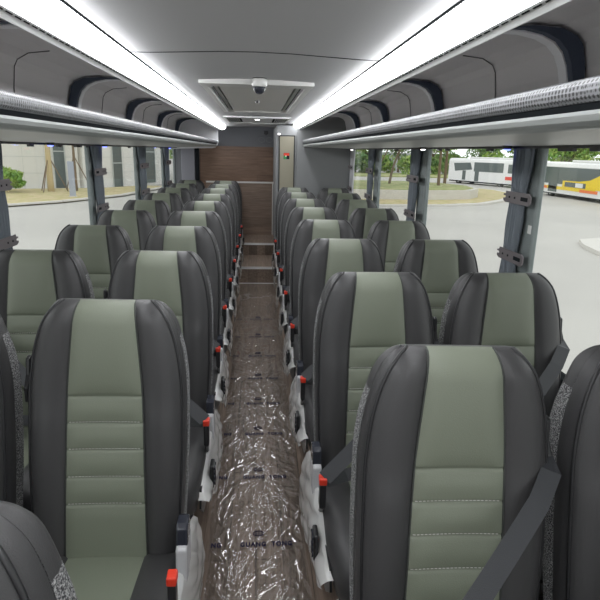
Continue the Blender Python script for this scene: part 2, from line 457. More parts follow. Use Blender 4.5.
# ------------------------------------------------------------------ coach shell
YF = -1.7; YB = 8.35; YRW = 6.86; XWALL = 1.15
struct(MB().box(-1.2, 1.2, YF, YB, -.06, -.001).build('floor', 'floor'))
def step(z0, z1, y0, y1, lab):
    o = MB().box(-.236, .242, y0, y1, z0, z1).build('aisle_step', 'floor'); tag(o, lab, 'step', 'steps at the rear of the aisle')
    t = MB(); t.box(-.236, .242, y0-.006, y0+.022, z1, z1+.004); t.box(-.236, .242, y0-.006, y0, z1-.02, z1+.004); t.build('nosing_strip', 'trimlt', o)
    return o
step(0, .190, 6.40, 8.0, 'lower wood-grain step at the rear of the aisle with metal nosing')
step(.190, .345, 7.20, 8.0, 'upper wood-grain step below the low partition with metal nosing')
tag(MB().box(-.25, .25, 6.365, 6.392, .0005, .005).build('threshold_strip', 'trimlt'), 'pale metal strip across the floor at the foot of the first step', 'floor strip')

# walls below the windows, roof, ends
for s, nm in ((-1, 'left'), (1, 'right')):
    y1 = YB
    w = MB(); w.prism([(s*1.15, 0), (s*1.2, 0), (s*1.2, .71), (s*1.15, .71)], YF, y1, 'y')
    w.prism([(s*1.15, 1.565), (s*1.2, 1.565), (s*1.2, 1.95), (s*1.15, 1.95)], YF, y1, 'y')
    struct(w.build('wall_'+nm, 'wall'))
    t = MB(); t.prism([(s*1.115, .69), (s*1.15, .69), (s*1.15, .735), (s*1.128, .735), (s*1.115, .72)], YF, y1, 'y')
    struct(t.build('trim_%d' % (1 if s < 0 else 2), 'groove'))
struct(MB().box(-1.2, 1.2, YF, YB+.05, 1.95, 2.0).build('ceiling', 'ceil'))

# ceiling centre panels (curved), with seams
CP = [(-.432, 1.841), (-.36, 1.842), (-.25, 1.847), (-.12, 1.853), (0, 1.855), (.12, 1.853), (.25, 1.847), (.36, 1.842), (.432, 1.841)]
k = 0
for a, bb in ((YF, .42), (.426, 2.045), (2.055, 2.80), (5.0, YB)):
    k += 1
    m = MB(); m.prism(CP+[(.432, 1.88), (-.432, 1.88)], a, bb, 'y')
    struct(m.build('trim_%d' % (k+2), 'ceil'))
m = MB(); m.prism([(x, z-.0012) for x, z in CP]+[(.432, 1.885), (-.432, 1.885)], 2.0455, 2.0545, 'y'); struct(m.build('trim_20', 'groove'))
# side strips of ceiling beside the hatch
for s in (-1, 1):
    k += 1
    m = MB(); m.prism([(s*.432, 1.841), (s*.36, 1.842), (s*.275, 1.846), (s*.275, 1.88), (s*.432, 1.88)], 2.80, 5.0, 'y'); struct(m.build('trim_%d' % (k+2), 'ceil'))

# roof hatch
t = empty('roof_hatch', (0, 3.9, 1.852), 'off-white framed roof hatch in the middle of the ceiling', 'hatch')
f = MB()
f.box(-.275, .275, 2.80-3.9, 2.93-3.9, -.022, .01); f.box(-.275, .275, 4.93-3.9, 5.0-3.9, -.012, .01)
for s in (-1, 1): f.box(min(s*.245, s*.275), max(s*.245, s*.275), 2.93-3.9, 4.93-3.9, -.018, .01); 
f.build('frame', 'white', t)
f = MB()
for s in (-1, 1):
    f.box(min(s*.205, s*.225), max(s*.205, s*.225), 2.95-3.9, 4.9-3.9, -.006, .012)
f.build('inner_rail', 'alu', t)
f = MB(); f.box(-.245, .245, 2.93-3.9, 4.93-3.9, .012, .03); f.build('recess', 'groove', t)
f = MB(); f.box(-.195, .195, 2.96-3.9, 4.88-3.9, -.010, .012); f.build('panel', 'offwhite', t, bevel=.004)
f = MB(); f.lathe([(.012, -.022), (.014, -.010)], (0, -.05, 0), 10); f.build('knob', 'blackp', t)
# dome camera
t = empty('dome_camera', (.012, 2.76, 1.834), 'small dome security camera with dark lens on the front rail of the hatch', 'camera')
m = MB(); m.lathe([(.030, .018), (.036, .012), (.036, -.010), (.030, -.018)], n=20); m.build('housing', 'white', t, True)
m = MB(); m.lathe([(.034, .030), (.034, .018)], n=20); m.build('mounting_plate', 'blackp', t, True)
m = MB(); m.lathe([(.029, -.018), (.028, -.028), (.022, -.040), (.012, -.048), (.002, -.050)], n=20); m.build('dome', 'cap', t, True)
# rear ceiling air unit
t = empty('air_vent', (0, 6.2, 1.846), 'pale framed ceiling vent with louvred ends behind the roof hatch', 'vent')
m = MB()
for a, b2 in ((5.62, 5.72), (6.72, 6.80)): m.box(-.33, .33, a-6.2, b2-6.2, -.016, .0)
for s in (-1, 1): m.box(min(s*.31, s*.33), max(s*.31, s*.33), -.48, .52, -.016, 0)
m.build('frame', 'trimlt', t)
m = MB(); m.box(-.16, .16, -.48, .52, -.012, .0); m.build('cover', 'ceil', t)
for s in (-1, 1):
    m = MB(); m.box(min(s*.16, s*.31), max(s*.16, s*.31), -.48, .52, -.004, .0); m.build('opening', 'groove', t)
    m = MB()
    for q in range(6): m.box(s*.19+s*q*.02-.003, s*.19+s*q*.02+.003, -.48, .52, -.013, -.004)
    m.build('louvre', 'alu', t)
m = MB(); m.lathe([(.022, -.016), (.022, -.012)], (0, -.2, 0), 12); m.build('indicator_lamp', 'whiteled', t)

# light strips
for s, nm, yend in ((-1, 'left', 7.92), (1, 'right', YRW-.01)):
    t = empty('ceiling_light', (s*.455, 3, 1.82), f'long glowing white light strip along the {nm} side of the ceiling', 'light', 'ceiling light strips')
    L0 = YF-3+.02; L1 = yend-3
    def X(v): return s*(v-.455)
    d = MB(); d.prism([(X(.431), .040), (X(.431), .004), (X(.434), -.008), (X(.446), -.0195), (X(.470), -.0275), (X(.490), -.0285), (X(.490), .040)], L0, L1, 'y')
    d.build('diffuser', 'led', t)
    tr = MB(); tr.prism([(X(.491), .008), (X(.491), -.030), (X(.497), -.032), (X(.499), -.027), (X(.507), -.031), (X(.518), -.041), (X(.523), -.040), (X(.523), .008)], L0, L1, 'y')
    tr.build('vented_trim', 'trimlt', t)
    sl = MB(); n = int((L1-L0)/.045)
    for q in range(n):
        y = L0+.02+q*.045
        sl.prism([(X(.5005), -.0285), (X(.505), -.0307), (X(.5046), -.0317), (X(.5001), -.0295)], y, y+.03, 'y')
    sl.build('vent_slot', 'groove', t)
    e = MB(); e.prism([(X(.426), .024), (X(.426), .0165), (X(.4305), .0165), (X(.4305), .024)], L0, L1, 'y'); e.build('inner_bead', 'groove', t)

# overhead luggage racks
for s, nm, yend in ((-1, 'left', 7.90), (1, 'right', YRW-.005)):
    t = empty('luggage_rack', (s*.8, 3, 1.6), f'long grey overhead luggage rack above the {nm} windows', 'luggage rack', 'overhead luggage racks')
    L0 = YF-3+.02; L1 = yend-3
    def Q(x, z): return (s*(x-.8), H+z+(.016 if s > 0 else -.009)*x-1.6)
    def pr_(name, poly, m, y0=L0, y1=L1, **k):
        return MB().prism([Q(*p) for p in poly], y0, y1, 'y').build(name, m, t, **k)
    pr_('shelf', [(.565, .100), (.60, .106), (1.1, .118), (1.14, .118), (1.14, .022), (1.12, .022), (.85, .031), (.62, .037), (.585, .0385), (.576, .046), (.576, .068)], 'under_rack')
    # mesh lip, rounded
    pts = [(.549, .080), (.543, .088), (.541, .098), (.542, .108), (.547, .116), (.558, .121), (.572, .122), (.59, .117), (.59, .100), (.575, .080)]
    pr_('mesh_lip', pts, 'mesh')
    pr_('groove', [(.558, .066), (.572, .066), (.575, .081), (.554, .081)], 'groove')
    pr_('fascia_strip', [(.5485, .0665), (.5475, .060), (.5495, .050), (.556, .043), (.566, .039), (.578, .0375), (.578, .0675)], 'alu')
    # liner: bin ceiling and back
    lin = [(.523, .270), (.64, .330), (.75, .382), (.87, .393), (.965, .387), (1.022, .364), (1.045, .338), (1.064, .26), (1.080, .118), (1.14, .118), (1.14, .415), (.523, .415)]
    pr_('bin_liner', lin, 'liner')
    # ribs
    ribs = ([.55, 1.98, 3.40, 4.80, 6.22, 7.55] if s < 0 else [.42, 1.86, 3.27, 4.62, 5.92])
    inn_ = [(.56, .287), (.64, .326), (.72, .359), (.78, .372), (.85, .370), (.91, .358), (.955, .338), (.985, .308), (1.004, .268), (1.016, .22), (1.024, .118)]
    out_ = [(1.081, .118), (1.065, .26), (1.046, .339), (1.023, .365), (.965, .388), (.87, .394), (.75, .383), (.64, .331), (.56, .290)]
    for y in ribs:
        r = MB().prism([Q(*p) for p in inn_+out_], y-3, y-3+.05, 'y').build('arch_rib', 'ribgrey', t)
        pin2 = [(p[0]+.003, p[1]+.004) for p in inn_[2:-1]]+[(1.027, .118)]
        MB().prism([Q(*p) for p in pin2+[(1.066, .118), (1.055, .26), (1.036, .332), (1.014, .356), (.965, .377), (.87, .384), (.75, .375)]], y-3-.03, y-3-.0005, 'y').build('rib_cover', 'navy', r)
    # small seam arcs on the liner between ribs
    for y in ribs[:-1]:
        c = MB(); c.tube([(Q(a_, b_)[0], y+.60-3+.02*i_, Q(a_, b_)[1]) for i_, (a_, b_) in enumerate([(.87, .391), (.965, .384), (1.020, .361), (1.043, .335), (1.062, .25), (1.076, .14)])], .0022, 5)
        c.build('liner_seam', 'ribdark', t)
    if s < 0:
        e = MB(); e.prism([Q(*p) for p in [(.555, .305), (.538, .29), (.534, .1), (.545, .06), (.575, .028), (.62, .018), (1.14, .005), (1.14, .4), (.555, .4)]], L1, L1+.05, 'y'); e.build('end_panel', 'ribgrey', t)
    # small spots under the rack
spots = [(-1.07, 3.06, 'blueled', 'blue'), (-1.07, 3.95+.17, 'blueled', 'blue'), (-1.07, 7.1, 'blueled', 'blue'), (1.07, 2.37, 'blueled', 'blue'), (1.05, 3.55, 'whiteled', 'white'), (1.07, 6.4, 'whiteled', 'white')]
lab = ['tiny blue spot lamp over the window left of the leftmost full pillar', 'tiny blue spot lamp above the second pillar on the left', 'tiny blue spot lamp above the fourth pillar on the left',
       'tiny blue spot lamp above the large curtained pillar on the right', 'bright white spot lamp above the right window before the white coach', 'tiny white spot lamp by the pale curtain on the right']
for (x, y, mm, c), l in zip(spots, lab):
    s = 1 if x > 0 else -1
    z = H+.018+(1.12-abs(x))*.0333+(.016 if s > 0 else -.009)*abs(x)
    t = empty('reading_lamp', (x, y, z), l, 'lamp', 'spot lamps under the racks')
    m = MB(); m.lathe([(.022, .004), (.022, -.006), (.017, -.010)], n=14); m.build('bezel', 'blackp', t)
    m = MB(); m.lathe([(.015, -.0095), (.012, -.014), (.004, -.016)], n=14); m.build('lens', mm, t)

# ------------------------------------------------------------------ pillars, windows, curtains
PR = [(.68, .82), (2.205, 2.36), (3.74, 3.93), (5.27, 5.46), (6.76, 6.855)]
PL = [(.90, 1.02), (2.36, 2.46), (3.97, 4.07), (5.49, 5.60), (7.02, 7.12), (8.0, 8.10)]
CR = [(.80, .95), (2.25, 2.395), (3.86, 4.05), (5.40, 5.62), (6.52, 6.72)]
CL = [(1.0, 1.2), (2.42, 2.60), (4.00, 4.20), (5.50, 5.82), (7.02, 7.30), None]
for s, PP in ((-1, PL), (1, PR)):
    for i, (a, b2) in enumerate(PP):
        m = MB(); m.prism([(s*1.143, .735), (s*1.172, .735), (s*1.172, 1.57), (s*1.143, 1.57)], a, b2, 'y')
        o = struct(m.build('pillar', 'pillar', bevel=.008))
        o['label'] = ('grey window pillar on the %s side, number %s from the camera' % ('left' if s < 0 else 'right', ordn[i+1])).replace('number ', ''); 
n = 0
for s, PP in ((-1, PL), (1, PR)):
    edges = [YF]+[v for ab in PP for v in ab]+[YB]
    for a, b2 in zip(edges[::2], edges[1::2]):
        if b2-a < .2: continue
        n += 1
        t = empty('window_%d' % n, (s*1.160, (a+b2)/2, 1.14)); t['kind'] = 'structure'
        hy = (b2-a)/2
        MB().box(-.003, .003, -hy, hy, -.43, .44).build('pane', 'glass', t)
        f = MB(); f.box(-.012, .012, -hy, hy, -.43, -.405)
        f.build('window_frame', 'groove', t)

def curtain(s, y0, y1, m, label):
    t = empty('window_curtain', (s*1.115, (y0+y1)/2, .74), label, 'curtain', 'curtains gathered at the window pillars')
    nz, ny = 40, 49; v = []; w = (y1-y0)/2
    for i in range(nz):
        z = i/(nz-1)*.83
        pin = 1-.30*math.exp(-((z-.62)/.10)**2)-.34*math.exp(-((z-.38)/.12)**2)
        for j in range(ny):
            u = j/(ny-1)*2-1
            v.append((s*(.004-.020*math.cos(u*math.pi*5.5)*(1-.25*u*u)*(.6+.4*pin)), u*w*pin+(0.01*math.sin(z*6)), z))
    o = pyobj('drape', v, grid_faces(nz, ny), m, t, True)
    sol = o.modifiers.new('thickness', 'SOLIDIFY'); sol.thickness = .004
    for z in (.62, .375):
        g = MB(); yy = w*.75+.025
        # strap across curtain and pillar: rounded tongue with slot
        ys = [-w-.10, w*.78]
        g.prism([(ys[0], z-.024), (ys[0]-.015, z-.012), (ys[0]-.015, z+.012), (ys[0], z+.024), (ys[1]-.02, z+.024), (ys[1]-.02, z+.012), (ys[1], z+.012), (ys[1], z+.004), (ys[1]-.02, z+.004), (ys[1]-.02, z-.006), (ys[1], z-.006), (ys[1], z-.016), (ys[1]-.02, z-.024)], -s*.027, -s*.033, 'x')
        tb = g.build('tieback', 'tie', t)
        g = MB(); g.prism([(ys[0]+.005, z-.008), (ys[0]+.065, z-.008), (ys[0]+.065, z+.008), (ys[0]+.005, z+.008)], -s*.0335, -s*.0345, 'x'); g.build('slot', 'groove', tb)
        g = MB()
        for q in (.0, .05): g.box(-s*.034-.0015, -s*.034+.0015, ys[1]-.06-q-.004, ys[1]-.06-q+.004, z-.004, z+.004)
        g.build('stud', 'groove', tb)
    return t
for i, c in enumerate(CR):
    lb = ['slate curtain gathered at the pillar beyond the right edge', 'slate curtain strapped to the large pillar on the right in front of the coaches', 'slate curtain gathered at the second visible pillar on the right', 'slate curtain gathered at the third pillar on the right', 'pale curtain hanging at the rearmost window on the right'][i]
    curtain(1, c[0], c[1], 'curtainlt' if i == 4 else 'curtain', lb)
for i, c in enumerate(CL):
    if c is None: continue
    lb = ['slate curtain gathered beyond the left edge', 'slate curtain at the left edge in front of the green shrub', 'slate curtain strapped to the pillar right of the bollard', 'slate curtain at the third visible pillar on the left', 'slate curtain at the pillar before the left rear panel'][i]
    curtain(-1, c[0], c[1], 'curtain', lb)
# curtain rails with hooks
for s, nm, y1 in ((-1, 'left', 8.0), (1, 'right', 6.85)):
    t = empty('curtain_rail', (s*1.10, 3, H+(.034 if s > 0 else .006)), f'thin dark curtain rail along the top of the {nm} windows', 'curtain rail', 'curtain rails')
    MB().box(-.006, .006, YF-3+.1, y1-3, -.004, .006).build('rail', 'blackp', t)
    for a in ((2.85, 3.25, 3.55, 3.62, 3.8, 5.0, 6.6) if s < 0 else (1.75, 1.9, 1.95, 2.6, 3.2, 3.35, 4.4, 5.0)):
        m = MB(); m.box(-.008, .008, a-3, a-3+.05, -.014, -.004); m.build('hook', 'blackp', t)
# small label sticker on the large right pillar
tag(MB().prism([(2.213, 1.215), (2.243, 1.215), (2.243, 1.25), (2.213, 1.25)], 1.1430, 1.1420, 'x').build('sticker', 'white'), 'small white square sticker on the large right pillar', 'sticker')

# ------------------------------------------------------------------ rear end
w = MB(); w.box(-1.2, 1.2, YB, YB+.05, 0, 1.95); struct(w.build('wall_back', 'walldark'))
o = MB().box(-.835, .262, YB-.02, YB-.001, 0, H+.045).build('wood_panel', 'woodwall'); tag(o, 'brown horizontal-grain wood panel on the back wall', 'panel')
o = MB().box(-1.10, -.905, YB-.03, YB-.001, .6, H+.03).build('wall_panel', 'greypanel', bevel=.006); tag(o, 'plain violet grey panel left of the wood on the back wall', 'panel')
o = MB().box(-.895, -.845, YB-.035, YB-.001, 0, H+.03).build('corner_post', 'groove', bevel=.005); tag(o, 'dark upright post between grey panel and wood at the rear left', 'post')
# upper back wall details
t = empty('rear_speaker', (.12, YB-.006, H+.145), 'pair of faint round speaker grilles on the upper back wall', 'speaker')
m = MB(); m.box(-.125, .125, -.006, .005, -.05, .05); m.build('plate', 'walldark', t, bevel=.003)
for s in (-1, 1):
    m = MB(); pts = [(s*.055+.045*math.cos(a), -.008, .035*math.sin(a)) for a in np.linspace(0, 2*math.pi, 25)]
    m.tube(pts, .003, 5, False); m.build('grille_ring', 'wall', t)
t = empty('rear_camera', (.125, YB-.03, H+.245), 'small black camera near the top of the back wall', 'camera')
m = MB(); m.box(-.03, .03, -.02, .03, -.025, .025); m.build('body', 'blackp', t, bevel=.006)
m = MB(); m.lathe([(.012, -.032), (.012, -.024)], n=12); m.build('lens', 'cap', t)
# low partition across the end of the aisle
t = empty('partition', (-.2, 8.0, .345), 'low taupe wood partition with white edging at the end of the aisle', 'partition')
m = MB(); m.box(-.52, .405, 0, .03, 0, .725); m.build('board', 'woodpale', t)
m = MB(); m.box(-.52, .45, -.008, .038, .730, .75); m.box(.412, .425, -.008, .038, 0, .730); m.build('edging', 'offwhite', t)
# tall cabinet with the beige door, right of the aisle end
t = empty('tall_cabinet', (.355, YRW, 0), 'tall grey rear cabinet with narrow beige door right of the aisle', 'cabinet')
m = MB(); m.box(-.121, .119, 0, YB-YRW-.02, 0, H+.292); m.build('body', 'wall', t, bevel=.006)
m = MB(); m.box(-.085, .085, -.014, -.001, .25, H+.165); d = m.build('door', 'beige', t, bevel=.004)
m = MB(); m.box(-.097, -.086, -.010, .002, .25, H+.178); m.box(.086, .097, -.010, .002, .25, H+.178); m.box(-.097, .097, -.010, .002, H+.166, H+.178); m.build('door_frame', 'groove', t)
m = MB(); m.lathe([(.010, -.006), (.012, .006)], (-.095, -.008, H+.19), 10); m.build('lamp', 'whiteled', t)
m = MB(); m.box(-.02, .015, -.02, -.013, .85, .93); m.build('latch', 'alu', d)
t = empty('warning_sign', (.352, YRW-.0155, H-.062), 'small red, green and black square sign on the beige cabinet door', 'sign'); t.scale = (1.35, 1, 1.3)
m = MB(); m.box(-.026, .026, 0, .0012, -.028, .028); m.build('plate', 'groove', t)
m = MB(); m.box(-.024, .024, -.0012, 0, .004, .026); m.build('red_field', 'red', t)
m = MB(); m.box(-.024, .000, -.0012, 0, -.026, .002); m.build('green_field', 'green', t)
m = MB(); m.box(-.009, -.001, -.0020, -.0012, -.006, .006); m.build('white_mark', 'white', t)
# grey wall behind the last right-hand seats
o = MB().box(.476, 1.15, YRW, YRW+.04, 0, 1.93).build('wall_partition', 'wall'); struct(o)
# front end of the coach behind the viewer: dash wall with an open windscreen
w = MB(); w.box(-1.2, 1.2, YF-.05, YF, 0, .85); w.box(-1.2, 1.2, YF-.05, YF, 1.75, 1.95); w.box(-1.2, -1.1, YF-.05, YF, .85, 1.75); w.box(1.1, 1.2, YF-.05, YF, .85, 1.75)
struct(w.build('wall_front', 'walldark'))

# ------------------------------------------------------------------ film on the floor
X0, X1, Y0, Y1 = -.19, .205, .9, 6.33
nx, ny = 170, 1500
gx = np.linspace(X0, X1, nx); gy = np.linspace(Y0, Y1, ny); GX, GY = np.meshgrid(gx, gy, indexing='ij')
Zf = .003+.0012*np.sin(GX*31+GY*7)+.001*np.sin(GY*19-GX*13)+.0006*np.sin(GX*70+1.5*np.sin(GY*11))
Zf += .002
for i in range(950):
    cx = rng.uniform(X0, X1)*.95; cy = Y0+(Y1-Y0)*rng.beta(1.0, 2.2); L_ = rng.uniform(.025, .12)*(1.8 if rng.random() < .12 else 1); an = rng.normal(math.pi/2 + .8*math.sin(cx*14+cy*2.5), .45); wdt = rng.uniform(.0045, .010); hh = wdt*rng.uniform(.10, .34)
    ix = slice(max(0, np.searchsorted(gx, cx-L_-.02)), np.searchsorted(gx, cx+L_+.02)); iy = slice(max(0, np.searchsorted(gy, cy-L_-.02)), np.searchsorted(gy, cy+L_+.02))
    ax = GX[ix, iy]-cx; ay = GY[ix, iy]-cy
    u = ax*math.cos(an)+ay*math.sin(an); w_ = -ax*math.sin(an)+ay*math.cos(an)-rng.normal(0, 3)*u*u
    Zf[ix, iy] += hh*np.exp(-(w_/wdt)**2)*np.clip(1-(u/L_)**2, 0, 1)
EDGE = .010*np.sin(gy*3.1)+.006*np.sin(gy*9.7)
vv = [(GX[i, j]*(1+EDGE[j]*3), GY[i, j], Zf[i, j]) for i in range(nx) for j in range(ny)]
t = pyobj('floor_film', vv, grid_faces(nx, ny), 'clear', None, True)
tag(t, 'clear crinkled protective film printed with violet lettering along the aisle floor', 'plastic film')

def text_mesh(body, size):
    cu = bpy.data.curves.new('tmp', 'FONT'); cu.body = body; cu.size = size; cu.align_x = 'LEFT'; cu.space_character = 1.22; cu.extrude = .0003; cu.offset = .0016
    o = bpy.data.objects.new('tmp', cu); COL.objects.link(o)
    me = bpy.data.meshes.new_from_object(o.evaluated_get(bpy.context.evaluated_depsgraph_get()))
    bpy.data.objects.remove(o); return me
tm = text_mesh('GUANG  TONG', .034); ng = text_mesh('NG', .034); tm.name = 'lettering'
lg = MB()
lg.tube([(.030*math.cos(a), .014*math.sin(a), 0) for a in np.linspace(0, 2*math.pi, 25)], .0022, 4, False)
for q in range(-2, 3): lg.box(q*.009-.0025, q*.009+.0025, -.007+abs(q)*.001, .007-abs(q)*.001, -.0004, .0004)
lgo = lg.build('printed_logo', 'ink', t)
lgme = lgo.data; bpy.data.objects.remove(lgo)
def put(name, me, x, y):
    o = bpy.data.objects.new(name, me); COL.objects.link(o); o.parent = t; o.location = (x, y, .0105); o.scale = (.74, 1, 1)
    if not me.materials: me.materials.append(M['ink'])
ROWS = [1.82-.18, 1.86, 2.33, 2.75, 3.13, 3.52, 3.95, 4.4, 4.9]
ROWS_ = ROWS
for y in ROWS[1:]:
    put('printed_lettering', tm, -.062, y); put('printed_lettering', ng, -.178, y); put('printed_logo', lgme, .010, y+.075)

# ------------------------------------------------------------------ outside
G = -1.97
M['asphalt'] = mat('pale_concrete', (.48, .465, .435), .85, var=(.15, (.43, .415, .39), .4, .7))
M['kerb'] = mat('kerb_stone', (.60, .58, .54), .8)
M['drygrass'] = mat('dry_grass', (.54, .45, .27), .95, var=(2., (.44, .40, .19), .45, .6))
M['lawn'] = mat('lawn', (.30, .35, .13), .95, var=(1., (.48, .44, .24), .45, .65))
M['leaf'] = mat('leaf_green', (.17, .34, .06), .6, var=(1.2, (.38, .48, .12), .4, .6))
M['leafd'] = mat('leaf_deep', (.11, .23, .07), .6, var=(1.2, (.28, .38, .12), .4, .65))
M['bark'] = mat('bark', (.20, .15, .10), .9, bump=(12, .5, .02))
M['barkp'] = mat('wrapped_trunk', (.52, .42, .24), .9, bump=(8, .5, .02))
M['stone'] = mat('pale_cladding', (.72, .71, .68), .7)
M['darkglass'] = mat('dark_glazing', (.10, .125, .125), .15)
M['buswhite'] = mat('coach_white', (.80, .80, .80), .3)
M['busyellow'] = mat('coach_yellow', (.85, .62, .02), .3)
M['orange'] = mat('coach_orange', (.85, .20, .05), .35)
M['tyre'] = mat('tyre_rubber', (.03, .03, .03), .8)
M['bollard'] = mat('grey_bollard_paint', (.36, .39, .46), .6)
M['farwall'] = mat('far_facade', (.50, .53, .52), .8)
struct(MB().box(-140, 160, -40, 190, G-.3, G).build('ground', 'asphalt'))

def slab(name, poly, z0, z1, m, label, cat, parent=None, **k):
    o = MB().prism(poly, z0, z1, 'z').build(name, m, parent)
    if label: tag(o, label, cat, **k)
    return o
# left: planted strip with kerb in front of the pale building
LK = [(-40, 18), (-20, 27.4), (-14.55, 33.3), (-12.42, 36.1), (-10.0, 41.7), (-8.3, 52), (-10.5, 52.5), (-13.2, 48.2), (-27.6, 42.0), (-40, 37)]
slab('planting_bed', LK, G, G+.14, 'drygrass', 'strip of dry yellow grass before the pale building', 'planting bed')
kb = MB(); pk = [Vector((x, y, G+.08)) for x, y in LK[:6]]
for a, b2 in zip(pk, pk[1:]):
    d = (b2-a).normalized(); nn = Vector((d.y, -d.x, 0))*.30
    kb.add([a, b2, b2+nn, a+nn, a+Vector((0, 0, .1)), b2+Vector((0, 0, .1)), b2+nn+Vector((0, 0, .1)), a+nn+Vector((0, 0, .1))], [(0, 1, 2, 3), (4, 5, 6, 7), (0, 1, 5, 4), (1, 2, 6, 5), (2, 3, 7, 6), (3, 0, 4, 7)])
    kb.add([a+Vector((0, 0, -.08)), b2+Vector((0, 0, -.08)), b2+nn+Vector((0, 0, -.08)), a+nn+Vector((0, 0, -.08))], [(0, 1, 2, 3)])
tag(kb.build('kerb', 'kerb'), 'pale stone kerb along the dry grass strip on the left', 'kerb')
# building
def facade(p0, p1, hgt, nwin, label, seed, wins, dep=6):
    p0 = Vector((*p0, G)); p1 = Vector((*p1, G)); L_ = (p1-p0).length; d = (p1-p0).normalized(); 
    t = empty('building', p0, label, 'building', 'pale buildings behind the left windows'); t.rotation_euler.z = math.atan2(d.y, d.x)
    MB().box(0, L_, 0, dep, 0, hgt).build('wall', 'stone', t)
    j = MB()
    for z in np.arange(1.3, hgt, 1.3): j.box(0, L_, -.012, .0, z-.015, z+.015)
    for x in np.arange(1.6, L_, 1.6): j.box(x-.012, x+.012, -.012, .0, 0, hgt)
    j.build('cladding_joint', 'farwall', t)
    for (x, w, z0, z1) in wins:
        f = MB(); f.box(x, x+w, -.06, -.01, z0, z1); f = f.build('window', 'darkglass', t)
        g = MB(); g.box(x-.06, x, -.09, -.005, z0, z1); g.box(x+w, x+w+.06, -.09, -.005, z0, z1); g.box(x, x+w, -.09, -.06, (z0+z1)/2-.04, (z0+z1)/2+.04); g.build('window_frame', 'farwall', f)
    return t
facade((-27.5, 43.0), (-14.9, 48.55), 7.5, 0, 'pale clad building behind shrub and young tree on the left', 1, [(3.2, .7, .2, 5), (6.7, .75, 1.3, 6.5), (11.9, .8, .1, 6)], 3.5)
facade((-14.6, 48.7), (-8.9, 58.5), 7.5, 0, 'bright pale building corner between the second and third left pillars', 2, [(3.4, 1.1, .0, 4.2), (7.4, 1.6, .2, 6)], 2.5)

def leaf_cloud(c, R, n, size, seed, flat=1.):
    r = np.random.default_rng(seed); mb = MB()
    cl = [(np.array(c)+r.normal(0, .38, 3)*np.array(R), r.uniform(.35, .6)) for _ in range(14)]
    vs = []; fs = []
    for i in range(n):
        cc, q = cl[i % 14]; d = r.normal(0, 1, 3); d /= np.linalg.norm(d); p = cc+d*np.array(R)*q*r.uniform(.75, 1.02)
        a = r.normal(0, 1, 3); a /= np.linalg.norm(a); b = np.cross(a, r.normal(0, 1, 3)); b /= np.linalg.norm(b)
        s = size*r.uniform(.6, 1.3); k = len(vs)
        vs += [p-a*s, p+b*s*.45, p+a*s, p-b*s*.45]; fs.append((k, k+1, k+2, k+3))
    return vs, fs

def tree(x, y, h, cr, label, seed, leaf='leaf', bark='bark', trunk_r=.11, crown_z=None, group='trees outside', lean_=(0, 0), poles=0, n=1500):
    t = empty('tree', (x, y, G), label, 'tree', group)
    cz = crown_z or h-cr*.8
    m = MB(); pts = [(lean_[0]*q*q, lean_[1]*q*q, q*cz) for q in np.linspace(0, 1, 7)]
    m.tube(pts, [trunk_r*(1.25-.55*q) for q in np.linspace(0, 1, 7)], 10)
    r = np.random.default_rng(seed)
    for k in range(5):
        a = k*1.26+r.uniform(0, .5); e = (pts[-1][0]+cr*.6*math.cos(a), pts[-1][1]+cr*.6*math.sin(a), cz+cr*.5)
        m.tube([pts[5], ((pts[5][0]+e[0])/2, (pts[5][1]+e[1])/2, (pts[5][2]+e[2])/2+.1), e], [trunk_r*.5, trunk_r*.35, trunk_r*.15], 6)
    m.build('trunk', bark, t, True)
    v, f = leaf_cloud((pts[-1][0], pts[-1][1], cz+cr*.55), (cr, cr, cr*.75), n, .16+.05*cr, seed)
    pyobj('crown', v, f, leaf, t)
    for k in range(poles):
        a = k*2.1+.4; m = MB(); m.tube([(1.25*math.cos(a), 1.25*math.sin(a), 0), (.09*math.cos(a), .09*math.sin(a), 2.6)], .04, 6); m.build('support_pole', 'bark', t)
    return t
tree(-15.55, 43.6, 7, 1.9, 'young tree with pale wrapped trunk and support poles by the pale building', 11, bark='barkp', trunk_r=.2, crown_z=5.2, poles=3)
tree(-14.0, 44.6, 7, 1.7, 'thin propped tree standing right of the pale wrapped one', 12, bark='bark', trunk_r=.10, crown_z=5.2, poles=3)
# shrub
t = empty('shrub', (-18.1, 42.2, G+.14), 'round bright green shrub on a short stem at the left edge', 'shrub')
m = MB(); m.tube([(0, 0, 0), (.03, 0, .5), (0, 0, 1.0)], .10, 8); m.build('stem', 'barkp', t)
v, f = leaf_cloud((0, 0, 1.15), (1.25, 1.1, .68), 2600, .17, 5); pyobj('foliage', v, f, 'leaf', t)
# bollard sign post
t = empty('bollard', (-12.6, 39.3, G+.14), 'flat grey upright post at the kerb left of the second pillar', 'post')
MB().box(-.20, .20, -.06, .06, 0, 2.35).build('body', 'bollard', t, bevel=.02)
MB().box(-.26, .26, -.1, .1, 0, .06).build('base', 'kerb', t)
# left background greenery
for i, (x, y, h, cr, c) in enumerate([(-12.5, 66, 8, 3.2, 'leaf'), (-8.5, 72, 8, 3.4, 'leafd'), (-15.5, 78, 9, 3.8, 'leafd')]):
    tree(x, y, h, cr, ['yellow-green tree seen between the third and fourth left pillars', 'leafy tree seen right of the fourth left pillar', 'deep green tree farthest off behind the left windows'][i], 30+i, leaf=c, crown_z=2.4 if i < 2 else 3.2, n=1800)
o = MB().box(-15, -10.4, 62.5, 63.0, G, G+1.3).build('boundary_wall', 'kerb'); tag(o, 'low stone wall below the yellow-green tree on the left', 'wall')

